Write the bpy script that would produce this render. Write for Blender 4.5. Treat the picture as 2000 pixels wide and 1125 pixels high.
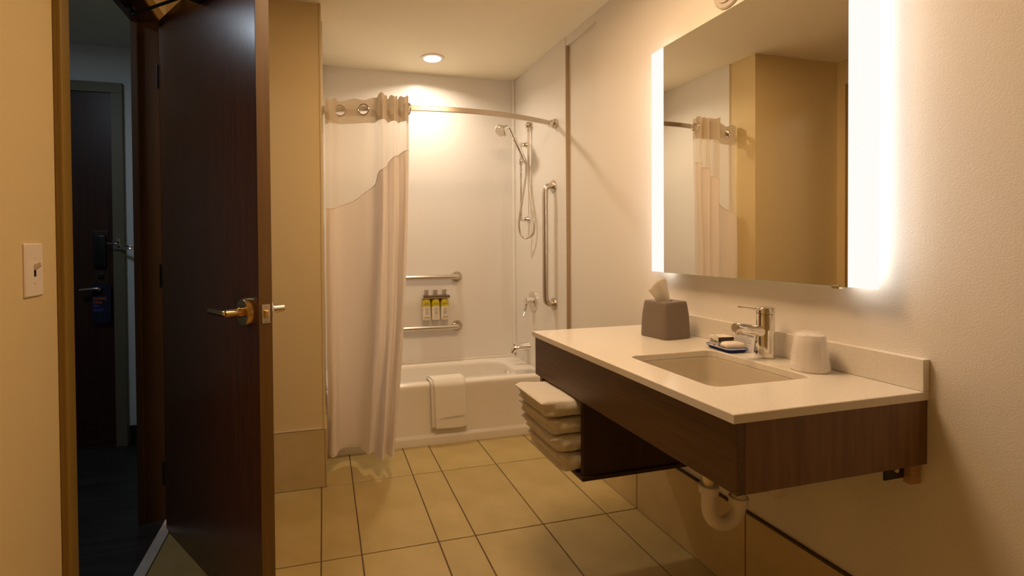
import bpy, bmesh, math, random
from mathutils import Vector, Matrix

random.seed(7)
for o in list(bpy.data.objects):
    bpy.data.objects.remove(o, do_unlink=True)
SC = bpy.context.scene
COL = SC.collection
V = Vector

# ------------------------------------------------------------------ camera
F, CX, CY = 955.0, 885.1, 488.4            # focal length and principal point in 2000x1125 pixels
YAW, PIT, ROL, CAMZ = .2594, .01355, -.0077, 1.23
cam = bpy.data.cameras.new('camera')
cam_o = bpy.data.objects.new('camera', cam)
COL.objects.link(cam_o)
cam.sensor_width = 36.0
cam.lens = F / 2000 * 36
cam.shift_x = (1000 - CX) / 2000
cam.shift_y = (CY - 562.5) / 2000
cam.clip_start = .02
c, s = math.cos(YAW), math.sin(YAW)
A = Matrix(((c, -s, 0), (0, 0, -1), (s, c, 0)))
c, s = math.cos(PIT), math.sin(PIT)
B = Matrix(((1, 0, 0), (0, c, -s), (0, s, c)))
c, s = math.cos(ROL), math.sin(ROL)
D = Matrix(((c, -s, 0), (s, c, 0), (0, 0, 1)))
M = D @ B @ A
R3 = Matrix((M[0], -M[1], -M[2])).transposed()
cam_o.matrix_world = Matrix.Translation((0, 0, CAMZ)) @ R3.to_4x4()
SC.camera = cam_o

# ------------------------------------------------------------------ world, exposure, light levels
SC.view_settings.view_transform = 'Standard'
SC.view_settings.look = 'None'
SC.view_settings.gamma = 1.0
SC.view_settings.use_curve_mapping = False
SC.view_settings.exposure = 0.28
w = bpy.data.worlds.new('world')
SC.world = w
w.use_nodes = True
w.node_tree.nodes['Background'].inputs[0].default_value = (.9, .95, 1, 1)
w.node_tree.nodes['Background'].inputs[1].default_value = .0
LED_COL, LED_W = (1.0, .94, .88), 31.0
STRIP_COL, STRIP_W = (1.0, .96, .91), 0.84
DOWN_COL, DOWN_W = (1.0, .84, .66), 6.0
ROOM_COL, ROOM_W = (1.0, .66, .38), 23.0
SPREAD, ROOM_XY, LENS_COL, LENS_W = 152, (.60, 1.50), (1.0, .93, .80), 6.0
HALL_COL, HALL_W = (.74, .87, 1.0), 22.0

# ------------------------------------------------------------------ materials
def mat(name, color, rough=.5, metal=0., **k):
    m = bpy.data.materials.new(name)
    m.use_nodes = True
    b = m.node_tree.nodes['Principled BSDF']
    b.inputs['Base Color'].default_value = (*color, 1)
    b.inputs['Roughness'].default_value = rough
    b.inputs['Metallic'].default_value = metal
    for kk, v in k.items():
        b.inputs[kk.replace('_', ' ')].default_value = v
    return m

def noise_bump(m, scale=200, strength=.1, dist=.002, detail=3, stretch=None):
    nt = m.node_tree; N = nt.nodes; L = nt.links
    tc = N.new('ShaderNodeTexCoord'); n = N.new('ShaderNodeTexNoise'); b = N.new('ShaderNodeBump')
    n.inputs['Scale'].default_value = scale; n.inputs['Detail'].default_value = detail
    if stretch:
        mp = N.new('ShaderNodeMapping'); mp.inputs['Scale'].default_value = stretch
        L.new(tc.outputs['Object'], mp.inputs[0]); L.new(mp.outputs[0], n.inputs['Vector'])
    else:
        L.new(tc.outputs['Object'], n.inputs['Vector'])
    b.inputs['Strength'].default_value = strength; b.inputs['Distance'].default_value = dist
    L.new(n.outputs['Fac'], b.inputs['Height'])
    L.new(b.outputs[0], N['Principled BSDF'].inputs['Normal'])
    return m

def noise_color(m, c1, c2, scale=5, detail=4, stretch=(1, 1, 1), p=(.35, .65), rnd=0.):
    nt = m.node_tree; N = nt.nodes; L = nt.links
    tc = N.new('ShaderNodeTexCoord'); mp = N.new('ShaderNodeMapping'); n = N.new('ShaderNodeTexNoise'); r = N.new('ShaderNodeValToRGB')
    mp.inputs['Scale'].default_value = stretch
    n.inputs['Scale'].default_value = scale; n.inputs['Detail'].default_value = detail
    r.color_ramp.elements[0].position = p[0]; r.color_ramp.elements[0].color = (*c1, 1)
    r.color_ramp.elements[1].position = p[1]; r.color_ramp.elements[1].color = (*c2, 1)
    L.new(tc.outputs['Object'], mp.inputs[0]); L.new(mp.outputs[0], n.inputs['Vector']); L.new(n.outputs['Fac'], r.inputs[0])
    out = r.outputs[0]
    if rnd:
        oi = N.new('ShaderNodeObjectInfo'); mr = N.new('ShaderNodeMapRange'); mx = N.new('ShaderNodeMix')
        mr.inputs[3].default_value = 1 - rnd; mr.inputs[4].default_value = 1
        mx.data_type = 'RGBA'; mx.blend_type = 'MULTIPLY'; mx.inputs[0].default_value = 1
        L.new(oi.outputs['Random'], mr.inputs[0]); L.new(out, mx.inputs[6]); L.new(mr.outputs[0], mx.inputs[7])
        out = mx.outputs[2]
    L.new(out, N['Principled BSDF'].inputs['Base Color'])
    return m

def emis(name, color, strength):
    m = bpy.data.materials.new(name); m.use_nodes = True
    nt = m.node_tree; nt.nodes.remove(nt.nodes['Principled BSDF'])
    e = nt.nodes.new('ShaderNodeEmission'); e.inputs[0].default_value = (*color, 1); e.inputs[1].default_value = strength
    nt.links.new(e.outputs[0], nt.nodes['Material Output'].inputs[0])
    return m

def cloth(name, color, transl=.3, transp=0., bump=(700, .25, .001)):
    m = bpy.data.materials.new(name); m.use_nodes = True
    nt = m.node_tree; N = nt.nodes; L = nt.links
    N.remove(N['Principled BSDF'])
    d = N.new('ShaderNodeBsdfDiffuse'); t = N.new('ShaderNodeBsdfTranslucent'); x = N.new('ShaderNodeMixShader')
    d.inputs[0].default_value = (*color, 1); t.inputs[0].default_value = (*color, 1); x.inputs[0].default_value = transl
    tc = N.new('ShaderNodeTexCoord'); n = N.new('ShaderNodeTexNoise'); b = N.new('ShaderNodeBump')
    n.inputs['Scale'].default_value = bump[0]; b.inputs['Strength'].default_value = bump[1]; b.inputs['Distance'].default_value = bump[2]
    L.new(tc.outputs['Object'], n.inputs['Vector']); L.new(n.outputs['Fac'], b.inputs['Height'])
    L.new(b.outputs[0], d.inputs['Normal'])
    L.new(d.outputs[0], x.inputs[1]); L.new(t.outputs[0], x.inputs[2])
    out = x.outputs[0]
    if transp:
        tr = N.new('ShaderNodeBsdfTransparent'); x2 = N.new('ShaderNodeMixShader'); x2.inputs[0].default_value = transp
        L.new(out, x2.inputs[1]); L.new(tr.outputs[0], x2.inputs[2]); out = x2.outputs[0]
    L.new(out, N['Material Output'].inputs[0])
    return m

MT = {}
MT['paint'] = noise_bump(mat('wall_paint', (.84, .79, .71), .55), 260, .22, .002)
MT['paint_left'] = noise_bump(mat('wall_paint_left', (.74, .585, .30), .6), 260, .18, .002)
MT['ceiling'] = noise_bump(mat('ceiling_paint', (.95, .87, .68), .9), 180, .12, .002)
MT['surround'] = mat('white_surround', (.86, .82, .77), .32)
# faint six-inch embossing of the bath surround
nt = MT['surround'].node_tree; N_ = nt.nodes; L_ = nt.links
tc = N_.new('ShaderNodeTexCoord'); mp = N_.new('ShaderNodeMapping'); bk = N_.new('ShaderNodeTexBrick'); bp = N_.new('ShaderNodeBump')
mp.inputs['Rotation'].default_value = (math.pi / 2, 0, 0)
bk.offset = 0; bk.inputs['Scale'].default_value = 1; bk.inputs['Brick Width'].default_value = .155; bk.inputs['Row Height'].default_value = .155
bk.inputs['Mortar Size'].default_value = .0022; bk.inputs['Mortar Smooth'].default_value = .5
bk.inputs['Color1'].default_value = (1, 1, 1, 1); bk.inputs['Color2'].default_value = (1, 1, 1, 1); bk.inputs['Mortar'].default_value = (0, 0, 0, 1)
bp.inputs['Strength'].default_value = .12; bp.inputs['Distance'].default_value = .001
L_.new(tc.outputs['Object'], mp.inputs[0]); L_.new(mp.outputs[0], bk.inputs['Vector']); L_.new(bk.outputs['Color'], bp.inputs['Height'])
L_.new(bp.outputs[0], N_['Principled BSDF'].inputs['Normal'])
MT['recess_shade'] = mat('recess_shade_tan', (.40, .28, .15), .8)  # flat tan for the shade on the recess edge
MT['panel'] = mat('white_panel', (.84, .80, .74), .3)
MT['tub'] = mat('tub_enamel', (.86, .80, .71), .12, Coat_Weight=.4)
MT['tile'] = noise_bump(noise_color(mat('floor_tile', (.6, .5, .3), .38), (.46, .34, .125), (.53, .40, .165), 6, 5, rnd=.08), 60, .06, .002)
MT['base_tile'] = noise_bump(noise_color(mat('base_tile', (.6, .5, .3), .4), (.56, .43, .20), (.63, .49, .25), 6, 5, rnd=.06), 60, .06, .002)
MT['grout'] = noise_bump(mat('grout', (.13, .085, .045), .9), 300, .2, .001)
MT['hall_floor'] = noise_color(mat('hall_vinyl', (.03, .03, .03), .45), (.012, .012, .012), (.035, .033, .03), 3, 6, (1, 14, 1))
MT['marble'] = noise_color(mat('threshold_stone', (.6, .55, .5), .35), (.55, .5, .44), (.66, .62, .56), 12)
def wood(name, c1, c2, rough, stretch, scale=6, **k):
    m = noise_color(mat(name, c1, rough, **k), c1, c2, scale, 6, stretch, (.3, .7))
    return noise_bump(m, 40, .08, .001, 4, stretch)
MT['door'] = wood('door_veneer', (.082, .033, .012), (.108, .044, .016), .26, (9, 9, .45))
MT['door_edge'] = wood('door_edge_wood', (.125, .062, .011), (.165, .085, .018), .45, (9, 9, .6))
MT['frame'] = noise_bump(mat('brown_frame_paint', (.30, .19, .04), .45), 300, .05, .001)
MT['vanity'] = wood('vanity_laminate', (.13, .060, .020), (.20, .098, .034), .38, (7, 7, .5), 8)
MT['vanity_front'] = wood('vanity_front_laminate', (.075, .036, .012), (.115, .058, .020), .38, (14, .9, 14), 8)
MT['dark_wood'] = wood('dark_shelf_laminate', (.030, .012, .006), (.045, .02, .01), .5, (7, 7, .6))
MT['quartz'] = noise_color(mat('quartz_top', (.82, .77, .68), .14), (.82, .765, .67), (.86, .81, .72), 120, 2)
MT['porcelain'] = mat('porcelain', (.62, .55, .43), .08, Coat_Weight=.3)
MT['chrome'] = mat('chrome', (.82, .80, .77), .08, 1)
MT['steel'] = noise_bump(mat('brushed_steel', (.62, .56, .48), .30, 1), 60, .06, .001, 2, (1, 1, 20))
MT['nickel'] = mat('satin_nickel', (.74, .66, .52), .28, 1)
MT['brass'] = mat('warm_nickel', (.72, .50, .22), .25, 1)
MT['white_plastic'] = mat('white_plastic', (.82, .76, .68), .4)
MT['cream_plate'] = mat('cream_plate', (.62, .55, .46), .5)
MT['ivory'] = mat('ivory_plate', (.86, .74, .60), .4)
MT['black'] = mat('black_plastic', (.008, .008, .009), .35)
MT['pvc'] = mat('white_pvc', (.80, .74, .66), .42)
MT['mirror'] = mat('mirror_silver', (.90, .87, .79), .004, 1)
MT['glass_edge'] = mat('green_glass_edge', (.45, .75, .5), .15)
MT['frosted'] = emis('lit_frosted_glass', STRIP_COL, STRIP_W)
MT['backbox'] = mat('white_metal', (.75, .73, .7), .5)
MT['tissuebox'] = mat('taupe_plastic', (.21, .165, .13), .5)
MT['tissue'] = cloth('tissue_paper', (.93, .88, .80), .45, 0, (60, .3, .003))
MT['towel'] = noise_bump(mat('terry_towel', (.88, .82, .72), .95, Sheen_Weight=.3), 420, .9, .004)
MT['washcloth'] = noise_bump(mat('terry_washcloth', (.90, .84, .74), .95, Sheen_Weight=.3), 420, .7, .003)
MT['curtain'] = cloth('curtain_fabric', (.92, .84, .76), .22)
MT['sheer'] = cloth('curtain_sheer', (.88, .80, .68), .4, .42, (900, .1, .001))
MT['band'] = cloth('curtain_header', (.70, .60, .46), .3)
MT['blue'] = mat('blue_plastic', (.012, .04, .28), .25)
MT['blue_tag'] = mat('navy_card', (.004, .006, .03), .6)
MT['card'] = mat('paper_card', (.80, .78, .76), .6)
MT['ink'] = mat('dark_ink', (.03, .03, .05), .6)
MT['grey_ink'] = mat('grey_ink', (.25, .24, .24), .6)
MT['orange_ink'] = mat('orange_ink', (.75, .12, .02), .6)
MT['blue_ink'] = mat('blue_ink', (.10, .12, .55), .6)
MT['soapbox'] = mat('soap_carton', (.84, .78, .68), .5)
MT['brown_print'] = mat('brown_print', (.05, .03, .02), .5)
MT['soap'] = noise_bump(mat('wrapped_soap', (.86, .78, .66), .35), 90, .3, .002)
MT['cup'] = noise_bump(mat('wrapped_cup', (.92, .86, .80), .35, Coat_Weight=.3), 70, .5, .006)
MT['yellow'] = mat('yellow_plastic', (.62, .52, .012), .3)
MT['label_white'] = mat('bottle_label', (.84, .76, .62), .45)
MT['cleat'] = noise_color(mat('pine_cleat', (.5, .3, .14), .6), (.42, .24, .10), (.52, .32, .15), 10, 4, (2, 2, 12))
MT['gold_line'] = mat('tile_edge_trim', (.62, .52, .33), .35, .3)
MT['shaded_trim'] = mat('shaded_tile_edge', (.10, .065, .03), .8)  # dark tone for the shaded top edge of the base tiles
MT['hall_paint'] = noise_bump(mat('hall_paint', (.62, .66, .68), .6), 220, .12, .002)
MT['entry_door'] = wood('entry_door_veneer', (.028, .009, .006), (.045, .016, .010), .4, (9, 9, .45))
MT['entry_frame'] = mat('grey_olive_frame', (.14, .125, .085), .5)
MT['led'] = emis('led_strip', LED_COL, LED_W)
MT['room'] = emis('fill_lamp_diffuser', ROOM_COL, ROOM_W)
MT['down'] = emis('downlight_lens', LENS_COL, LENS_W)
MT['hall'] = emis('hall_lamp_lens', HALL_COL, HALL_W)

# ------------------------------------------------------------------ mesh helpers
OFF = {}

def empty(name, label, cat, loc=(0, 0, 0), group=None, kind=None):
    o = bpy.data.objects.new(name, None)
    o.empty_display_size = .05
    COL.objects.link(o)
    o.location = loc
    OFF[o] = V(loc)
    if label: o['label'] = label
    if cat: o['category'] = cat
    if group: o['group'] = group
    if kind: o['kind'] = kind
    return o

def obj(name, bm, m, parent=None, smooth=False, angle=40, loc=None, recalc=True):
    """link a bmesh (built in world coordinates) as ONE object below its parent"""
    if recalc: bmesh.ops.recalc_face_normals(bm, faces=bm.faces)
    off = OFF[parent] if parent is not None else (V(loc) if loc is not None else V((0, 0, 0)))
    bmesh.ops.translate(bm, verts=bm.verts, vec=-off)
    me = bpy.data.meshes.new(name)
    bm.to_mesh(me); bm.free()
    for mm in (m if isinstance(m, (list, tuple)) else [m]): me.materials.append(mm)
    if smooth:
        me.shade_smooth()
        if angle: me.set_sharp_from_angle(angle=math.radians(angle))
    o = bpy.data.objects.new(name, me)
    COL.objects.link(o)
    OFF[o] = off
    if parent is not None: o.parent = parent
    elif loc is not None: o.location = loc
    return o

def tag(o, label, cat=None, group=None):
    o['label'] = label
    if cat: o['category'] = cat
    if group: o['group'] = group
    return o

def struct(name, bm, m, parent=None, **k):
    o = obj(name, bm, m, parent, **k)
    o['kind'] = 'structure'
    return o

def box(bm, x0, x1, y0, y1, z0, z1, bev=0., seg=2):
    v = [bm.verts.new((x, y, z)) for x in (x0, x1) for y in (y0, y1) for z in (z0, z1)]
    fs = [bm.faces.new([v[i] for i in q]) for q in ((0, 1, 3, 2), (4, 6, 7, 5), (0, 4, 5, 1), (2, 3, 7, 6), (0, 2, 6, 4), (1, 5, 7, 3))]
    if bev:
        es = {e for f in fs for e in f.edges}
        bmesh.ops.bevel(bm, geom=list(es), offset=bev, segments=seg, profile=.5, affect='EDGES')
    return bm

def nbox(*a, **k):
    return box(bmesh.new(), *a, **k)

def frame_of(d):
    d = V(d).normalized()
    u = d.orthogonal().normalized()
    return u, d.cross(u).normalized()

def ring(bm, c, u, w, r, n, r2=None):
    return [bm.verts.new(c + u * (r * math.cos(2 * math.pi * i / n)) + w * ((r2 or r) * math.sin(2 * math.pi * i / n))) for i in range(n)]

def bridge(bm, a, b):
    n = len(a)
    for i in range(n):
        bm.faces.new((a[i], a[(i + 1) % n], b[(i + 1) % n], b[i]))

def lathe(bm, p, d, prof, n=28, caps=True):
    """prof: (distance along d, radius) pairs"""
    p = V(p); d = V(d).normalized(); u, w = frame_of(d)
    rs = [ring(bm, p + d * h, u, w, max(r, 1e-5), n) for h, r in prof]
    for a, b in zip(rs, rs[1:]): bridge(bm, a, b)
    if caps: bm.faces.new(rs[0][::-1]); bm.faces.new(rs[-1])
    return bm

def nlathe(*a, **k):
    return lathe(bmesh.new(), *a, **k)

def tube(bm, pts, r, n=14, caps=True):
    pts = [V(p) for p in pts]
    rr = r if isinstance(r, (list, tuple)) else [r] * len(pts)
    t = [(pts[min(i + 1, len(pts) - 1)] - pts[max(i - 1, 0)]).normalized() for i in range(len(pts))]
    u = t[0].orthogonal().normalized()
    rs = []
    for i, p in enumerate(pts):
        u = (u - t[i] * u.dot(t[i])).normalized()
        rs.append(ring(bm, p, u, t[i].cross(u), rr[i], n))
    for a, b in zip(rs, rs[1:]): bridge(bm, a, b)
    if caps: bm.faces.new(rs[0][::-1]); bm.faces.new(rs[-1])
    return bm

def ntube(*a, **k):
    return tube(bmesh.new(), *a, **k)

def spline(pts, k=8):
    """Catmull-Rom through points of any dimension"""
    P = [V(p) for p in pts]
    P = [P[0] * 2 - P[1]] + P + [P[-1] * 2 - P[-2]]
    out = []
    for i in range(1, len(P) - 2):
        for j in range(k):
            t = j / k
            a, b, c_, d = P[i - 1], P[i], P[i + 1], P[i + 2]
            out.append(.5 * ((2 * b) + (c_ - a) * t + (2 * a - 5 * b + 4 * c_ - d) * t * t + (3 * b - a - 3 * c_ + d) * t ** 3))
    out.append(P[-2])
    return out

def rrect(x0, x1, y0, y1, r, k=5):
    """rounded rectangle, counter-clockwise, 4*(k+1) points"""
    out = []
    for cx, cy, a in ((x1 - r, y0 + r, -90), (x1 - r, y1 - r, 0), (x0 + r, y1 - r, 90), (x0 + r, y0 + r, 180)):
        for i in range(k + 1):
            t = math.radians(a + 90 * i / k)
            out.append((cx + r * math.cos(t), cy + r * math.sin(t)))
    return out

def loft(bm, loops, cap0=False, cap1=False):
    L = [[bm.verts.new(p) for p in lp] for lp in loops]
    for a, b in zip(L, L[1:]): bridge(bm, a, b)
    if cap0: bm.faces.new(L[0][::-1])
    if cap1: bm.faces.new(L[-1])
    return L

def grid(bm, rows):
    R_ = [[bm.verts.new(p) for p in r] for r in rows]
    for a, b in zip(R_, R_[1:]):
        for i in range(len(a) - 1):
            bm.faces.new((a[i], a[i + 1], b[i + 1], b[i]))
    return R_

def torus(bm, c, axis, R, r, n=28, m=10):
    c = V(c); u, w = frame_of(axis); ax = V(axis).normalized()
    L = []
    for i in range(n):
        a = 2 * math.pi * i / n
        d = u * math.cos(a) + w * math.sin(a)
        L.append([bm.verts.new(c + d * (R + r * math.cos(2 * math.pi * j / m)) + ax * (r * math.sin(2 * math.pi * j / m))) for j in range(m)])
    for i in range(n): bridge(bm, L[i], L[(i + 1) % n])
    return bm

def mod(o, kind, **k):
    m = o.modifiers.new(kind.lower(), kind)
    for a, b in k.items(): setattr(m, a, b)
    return m

def text(name, s, size, origin, xdir, ydir, m, parent, align='LEFT', depth=.0003):
    """flat lettering as a mesh lying on a surface"""
    cu = bpy.data.curves.new(name, 'FONT')
    cu.body = s; cu.size = size; cu.extrude = depth; cu.align_x = align; cu.resolution_u = 3
    t = bpy.data.objects.new(name + '_curve', cu)
    COL.objects.link(t)
    dg = bpy.context.evaluated_depsgraph_get()
    me = bpy.data.meshes.new_from_object(t.evaluated_get(dg))
    bpy.data.objects.remove(t, do_unlink=True)
    bpy.data.curves.remove(cu)
    x = V(xdir).normalized(); y = V(ydir).normalized(); z = x.cross(y)
    T = Matrix((x, y, z)).transposed().to_4x4()
    T.translation = V(origin) - OFF[parent]
    me.transform(T)
    me.materials.clear(); me.materials.append(m)
    me.name = name
    o = bpy.data.objects.new(name, me)
    COL.objects.link(o)
    o.parent = parent
    OFF[o] = OFF[parent]
    return o

# ------------------------------------------------------------------ the room
W, XL, YW, YB, ZC = 1.395, -.697, 2.56, 3.433, 2.44
YR = -1.5                                   # rear wall behind the camera
# floor and its tiles
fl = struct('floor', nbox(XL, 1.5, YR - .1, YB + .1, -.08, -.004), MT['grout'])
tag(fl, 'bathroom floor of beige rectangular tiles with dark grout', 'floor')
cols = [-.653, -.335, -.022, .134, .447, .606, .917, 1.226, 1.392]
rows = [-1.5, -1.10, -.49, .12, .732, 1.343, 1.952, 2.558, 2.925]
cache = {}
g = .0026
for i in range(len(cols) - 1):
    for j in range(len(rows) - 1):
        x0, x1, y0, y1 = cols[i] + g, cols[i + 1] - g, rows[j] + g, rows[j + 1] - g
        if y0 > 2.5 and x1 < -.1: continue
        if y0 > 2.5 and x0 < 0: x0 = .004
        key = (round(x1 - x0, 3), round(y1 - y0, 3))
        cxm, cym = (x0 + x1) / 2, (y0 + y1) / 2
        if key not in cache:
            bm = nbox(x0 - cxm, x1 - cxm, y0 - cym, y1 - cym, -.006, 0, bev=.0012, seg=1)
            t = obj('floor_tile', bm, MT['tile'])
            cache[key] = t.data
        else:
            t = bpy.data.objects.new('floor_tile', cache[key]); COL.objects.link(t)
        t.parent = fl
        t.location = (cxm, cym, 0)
# threshold and hall floor
th = obj('door_threshold', nbox(-.699, -.6555, 1.617, 2.44, -.02, .001, bev=.0015, seg=1), MT['marble'])
tag(th, 'pale stone threshold strip on the floor under the open bathroom door', 'threshold')
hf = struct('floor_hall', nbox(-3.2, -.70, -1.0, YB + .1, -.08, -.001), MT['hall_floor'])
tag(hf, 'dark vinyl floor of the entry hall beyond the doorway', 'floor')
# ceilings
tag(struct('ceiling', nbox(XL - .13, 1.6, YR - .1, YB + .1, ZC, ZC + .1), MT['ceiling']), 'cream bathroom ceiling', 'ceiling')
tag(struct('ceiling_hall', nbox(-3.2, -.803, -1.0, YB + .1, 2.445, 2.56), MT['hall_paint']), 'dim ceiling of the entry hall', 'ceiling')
# right wall with its shallow recess next to the bath
bm = nbox(W, W + .12, YR, 2.30, -.08, ZC)
box(bm, W + .021, W + .12, 2.30, 2.631, -.08, ZC)
box(bm, W, W + .021, 2.30, 2.631, 2.391, ZC)
box(bm, W, W + .12, 2.631, YB + .1, -.08, ZC)
wr = struct('wall_right', bm, MT['paint'])
tag(wr, 'cream wall behind the mirror and the vanity', 'wall')
obj('surround_panel', nbox(W - .004, W + .0, 2.633, YB, .30, ZC - .001), MT['panel'], wr)
yb = [-1.5, -1.065, -.455, .145, .75, 1.349, 1.947, 2.298]
for a, b in zip(yb, yb[1:]):
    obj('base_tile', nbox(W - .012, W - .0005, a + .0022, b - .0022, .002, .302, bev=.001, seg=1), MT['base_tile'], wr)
obj('base_grout', nbox(W - .010, W, YR, 2.298, 0, .304), MT['grout'], wr)
obj('base_edge_shade', nbox(W - .0115, W, YR, 2.298, .3025, .309), MT['shaded_trim'], wr)  # top edge of the tiles, painted dark for the shade below the vanity
obj('recess_shade_strip', nbox(W + .0, W + .0205, 2.629, 2.632, .31, 2.39), MT['recess_shade'], wr)  # thin strip, the shade of the recess edge put into its colour
# back wall of the bath
wb = struct('wall_back', nbox(-.9, W + .12, YB, YB + .12, -.08, ZC), MT['surround'])
tag(wb, 'white bath surround wall at the back with faint square embossing', 'wall')
obj('corner_trim', ntube([(W - .012, YB - .008, .41), (W - .012, YB - .008, ZC - .001)], .014, 12), MT['panel'], wb, smooth=True)
# wing wall between the doorway and the bath
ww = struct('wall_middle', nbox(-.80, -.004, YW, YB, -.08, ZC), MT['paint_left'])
tag(ww, 'beige wing wall between the open door and the shower curtain', 'wall')
obj('surround_panel', nbox(-.004, .006, 2.76, YB, .30, ZC - .001), MT['panel'], ww)
obj('corner_trim', nbox(-.010, -.0005, YW - .003, YW + .012, .302, ZC - .001), MT['paint_left'], ww)
for a, b in ((-.695, -.605), (-.605, .0)):
    obj('base_tile', nbox(a + .001, b - .001, YW - .012, YW - .0005, .002, .296, bev=.001, seg=1), MT['base_tile'], ww)
obj('tile_edge_trim', nbox(-.695, 0, YW - .013, YW, .297, .301), MT['gold_line'], ww)
obj('base_tile', nbox(-.0045, .0075, YW - .012, 2.90, .002, .296, bev=.001, seg=1), MT['base_tile'], ww)
# left wall with the door opening
YS, YH, ZD = 1.617, 2.44, 2.225             # strike jamb, hinge jamb, head
bm = nbox(XL - .105, XL, YR, YS - .02, -.08, ZC)
box(bm, XL - .105, XL, YH + .02, YW + .02, -.08, ZC)
box(bm, XL - .105, XL, YS - .02, YH + .02, ZD + .02, ZC)
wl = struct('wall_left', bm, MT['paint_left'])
tag(wl, 'beige wall on the left holding the light switch and the doorway', 'wall')
for a, b in zip([-1.5, -.9, -.29, .32, .93], [-.9, -.29, .32, .93, 1.548]):
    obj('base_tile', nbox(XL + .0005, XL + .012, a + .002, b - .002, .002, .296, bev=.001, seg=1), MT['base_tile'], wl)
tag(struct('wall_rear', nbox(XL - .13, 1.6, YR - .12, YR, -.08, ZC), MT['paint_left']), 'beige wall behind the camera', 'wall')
# door frame: casing on the bath side, jambs, head, stops
fr = empty('trim_1', 'brown painted frame around the open bathroom doorway', 'door frame', (XL, 2.03, 0), kind='structure')
def casing(a, b, z0, z1):
    bm = nbox(XL, XL + .012, a, b, z0, z1, bev=.003)
    return bm
obj('casing', casing(YS - .068, YS, 0, ZD + .05), MT['frame'], fr)
bm = nbox(XL + .010, XL + .020, YS - .068, YS - .050, 0, ZD + .05, bev=.003)
obj('back_band', bm, MT['frame'], fr)
obj('casing', casing(YH, YH + .06, 0, ZD + .05), MT['frame'], fr)
obj('casing', casing(YS, YH, ZD, ZD + .05), MT['frame'], fr)
JM = wood('shaded_jamb_paint', (.060, .030, .010), (.080, .038, .013), .45, (6, 6, .5))  # darker copy of the frame paint, dim light put into the colour
obj('jamb', nbox(XL - .105, XL + .0, YS - .02, YS, 0, ZD), MT['frame'], fr)
obj('jamb', nbox(XL - .105, XL + .0, YH, YH + .02, 0, ZD), JM, fr)
obj('jamb_head', nbox(XL - .105, XL + .0, YS - .02, YH + .02, ZD, ZD + .02), JM, fr)
obj('door_stop', nbox(XL - .105, XL - .081, YH - .014, YH, 0, ZD), JM, fr)
obj('door_stop', nbox(XL - .105, XL - .081, YS, YS + .004, 0, ZD), JM, fr)
obj('door_stop', nbox(XL - .105, XL - .081, YS, YH, ZD - .014, ZD), JM, fr)
obj('strike_plate', nbox(XL - .03, XL + .004, YS - .001, YS + .003, .975, 1.085), MT['nickel'], fr)
# hall
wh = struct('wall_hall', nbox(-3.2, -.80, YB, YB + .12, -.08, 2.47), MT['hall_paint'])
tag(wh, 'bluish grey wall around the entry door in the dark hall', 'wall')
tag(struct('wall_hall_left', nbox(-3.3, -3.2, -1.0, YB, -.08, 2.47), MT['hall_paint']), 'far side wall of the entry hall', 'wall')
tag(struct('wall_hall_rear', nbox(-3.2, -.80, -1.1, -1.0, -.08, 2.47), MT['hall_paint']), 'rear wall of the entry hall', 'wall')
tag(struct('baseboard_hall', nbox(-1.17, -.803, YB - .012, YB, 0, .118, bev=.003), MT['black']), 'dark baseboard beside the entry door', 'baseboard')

# ------------------------------------------------------------------ bathroom door (stands open, swung into the bath)
dd = V((.543, -.84, 0)).normalized()          # from the hinge towards the leading edge
dn = V((.84, .543, 0)).normalized()           # towards the back of the leaf
P0 = V((-.668, 2.343, 0))
LEN, THK, HD = .872, .044, 2.185
door = empty('door_1', 'dark brown wooden bathroom door standing open into the bathroom', 'door', tuple(P0), kind='structure')
def leaf(bm, t0, t1, n0, n1, z0, z1, bev=0.):
    v = []
    b2 = nbox(t0, t1, n0, n1, z0, z1, bev=bev)
    me = bpy.data.meshes.new('tmp'); b2.to_mesh(me); b2.free()
    T = Matrix((dd, dn, V((0, 0, 1)))).transposed().to_4x4(); T.translation = P0
    me.transform(T); bm.from_mesh(me); bpy.data.meshes.remove(me)
    return bm
def dpt(t, n, z): return P0 + dd * t + dn * n + V((0, 0, z))
obj('door_leaf', leaf(bmesh.new(), 0, LEN - .003, 0, THK, .012, HD), MT['door'], door)
ed = obj('edge_band', leaf(bmesh.new(), LEN - .003, LEN, 0.0005, THK - .0005, .012, HD), MT['door_edge'], door)
tp = obj('top_edge', leaf(bmesh.new(), 0.001, LEN - .003, 0.0005, THK - .0005, HD, HD + .002), MT['door_edge'], door)
lp = obj('latch_plate', leaf(bmesh.new(), LEN, LEN + .002, .009, .036, .985, 1.044, .0008), MT['nickel'], door)
obj('latch_bolt', leaf(bmesh.new(), LEN + .002, LEN + .010, .016, .029, 1.003, 1.026, .003), MT['brass'], lp)
for z in (.992, 1.037):
    obj('screw', nlathe(dpt(LEN + .002, .0225, z), dd, [(0, .0035), (.001, .003)], 10), MT['steel'], lp)
for sgn, n0 in ((-1, 0), (1, THK)):
    nv = dn * sgn
    base = dpt(LEN - .070, n0, 1.018)
    hs = obj('handle', nlathe(base, nv, [(0, .045), (.016, .045), (.021, .041), (.022, .014), (.030, .0135), (.030, .0165), (.034, .0165), (.034, .0145), (.038, .0145), (.038, .0125), (.074, .0125)], 32), MT['brass' if sgn < 0 else 'nickel'], door, smooth=True)
    pts = spline([base + nv * .060, base + nv * .070 - dd * .012, base + nv * .072 - dd * .05, base + nv * .072 - dd * .115], 6)
    obj('lever', ntube(pts, .0105, 14), MT['brass' if sgn < 0 else 'nickel'], hs, smooth=True)
hx = -.700
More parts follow.
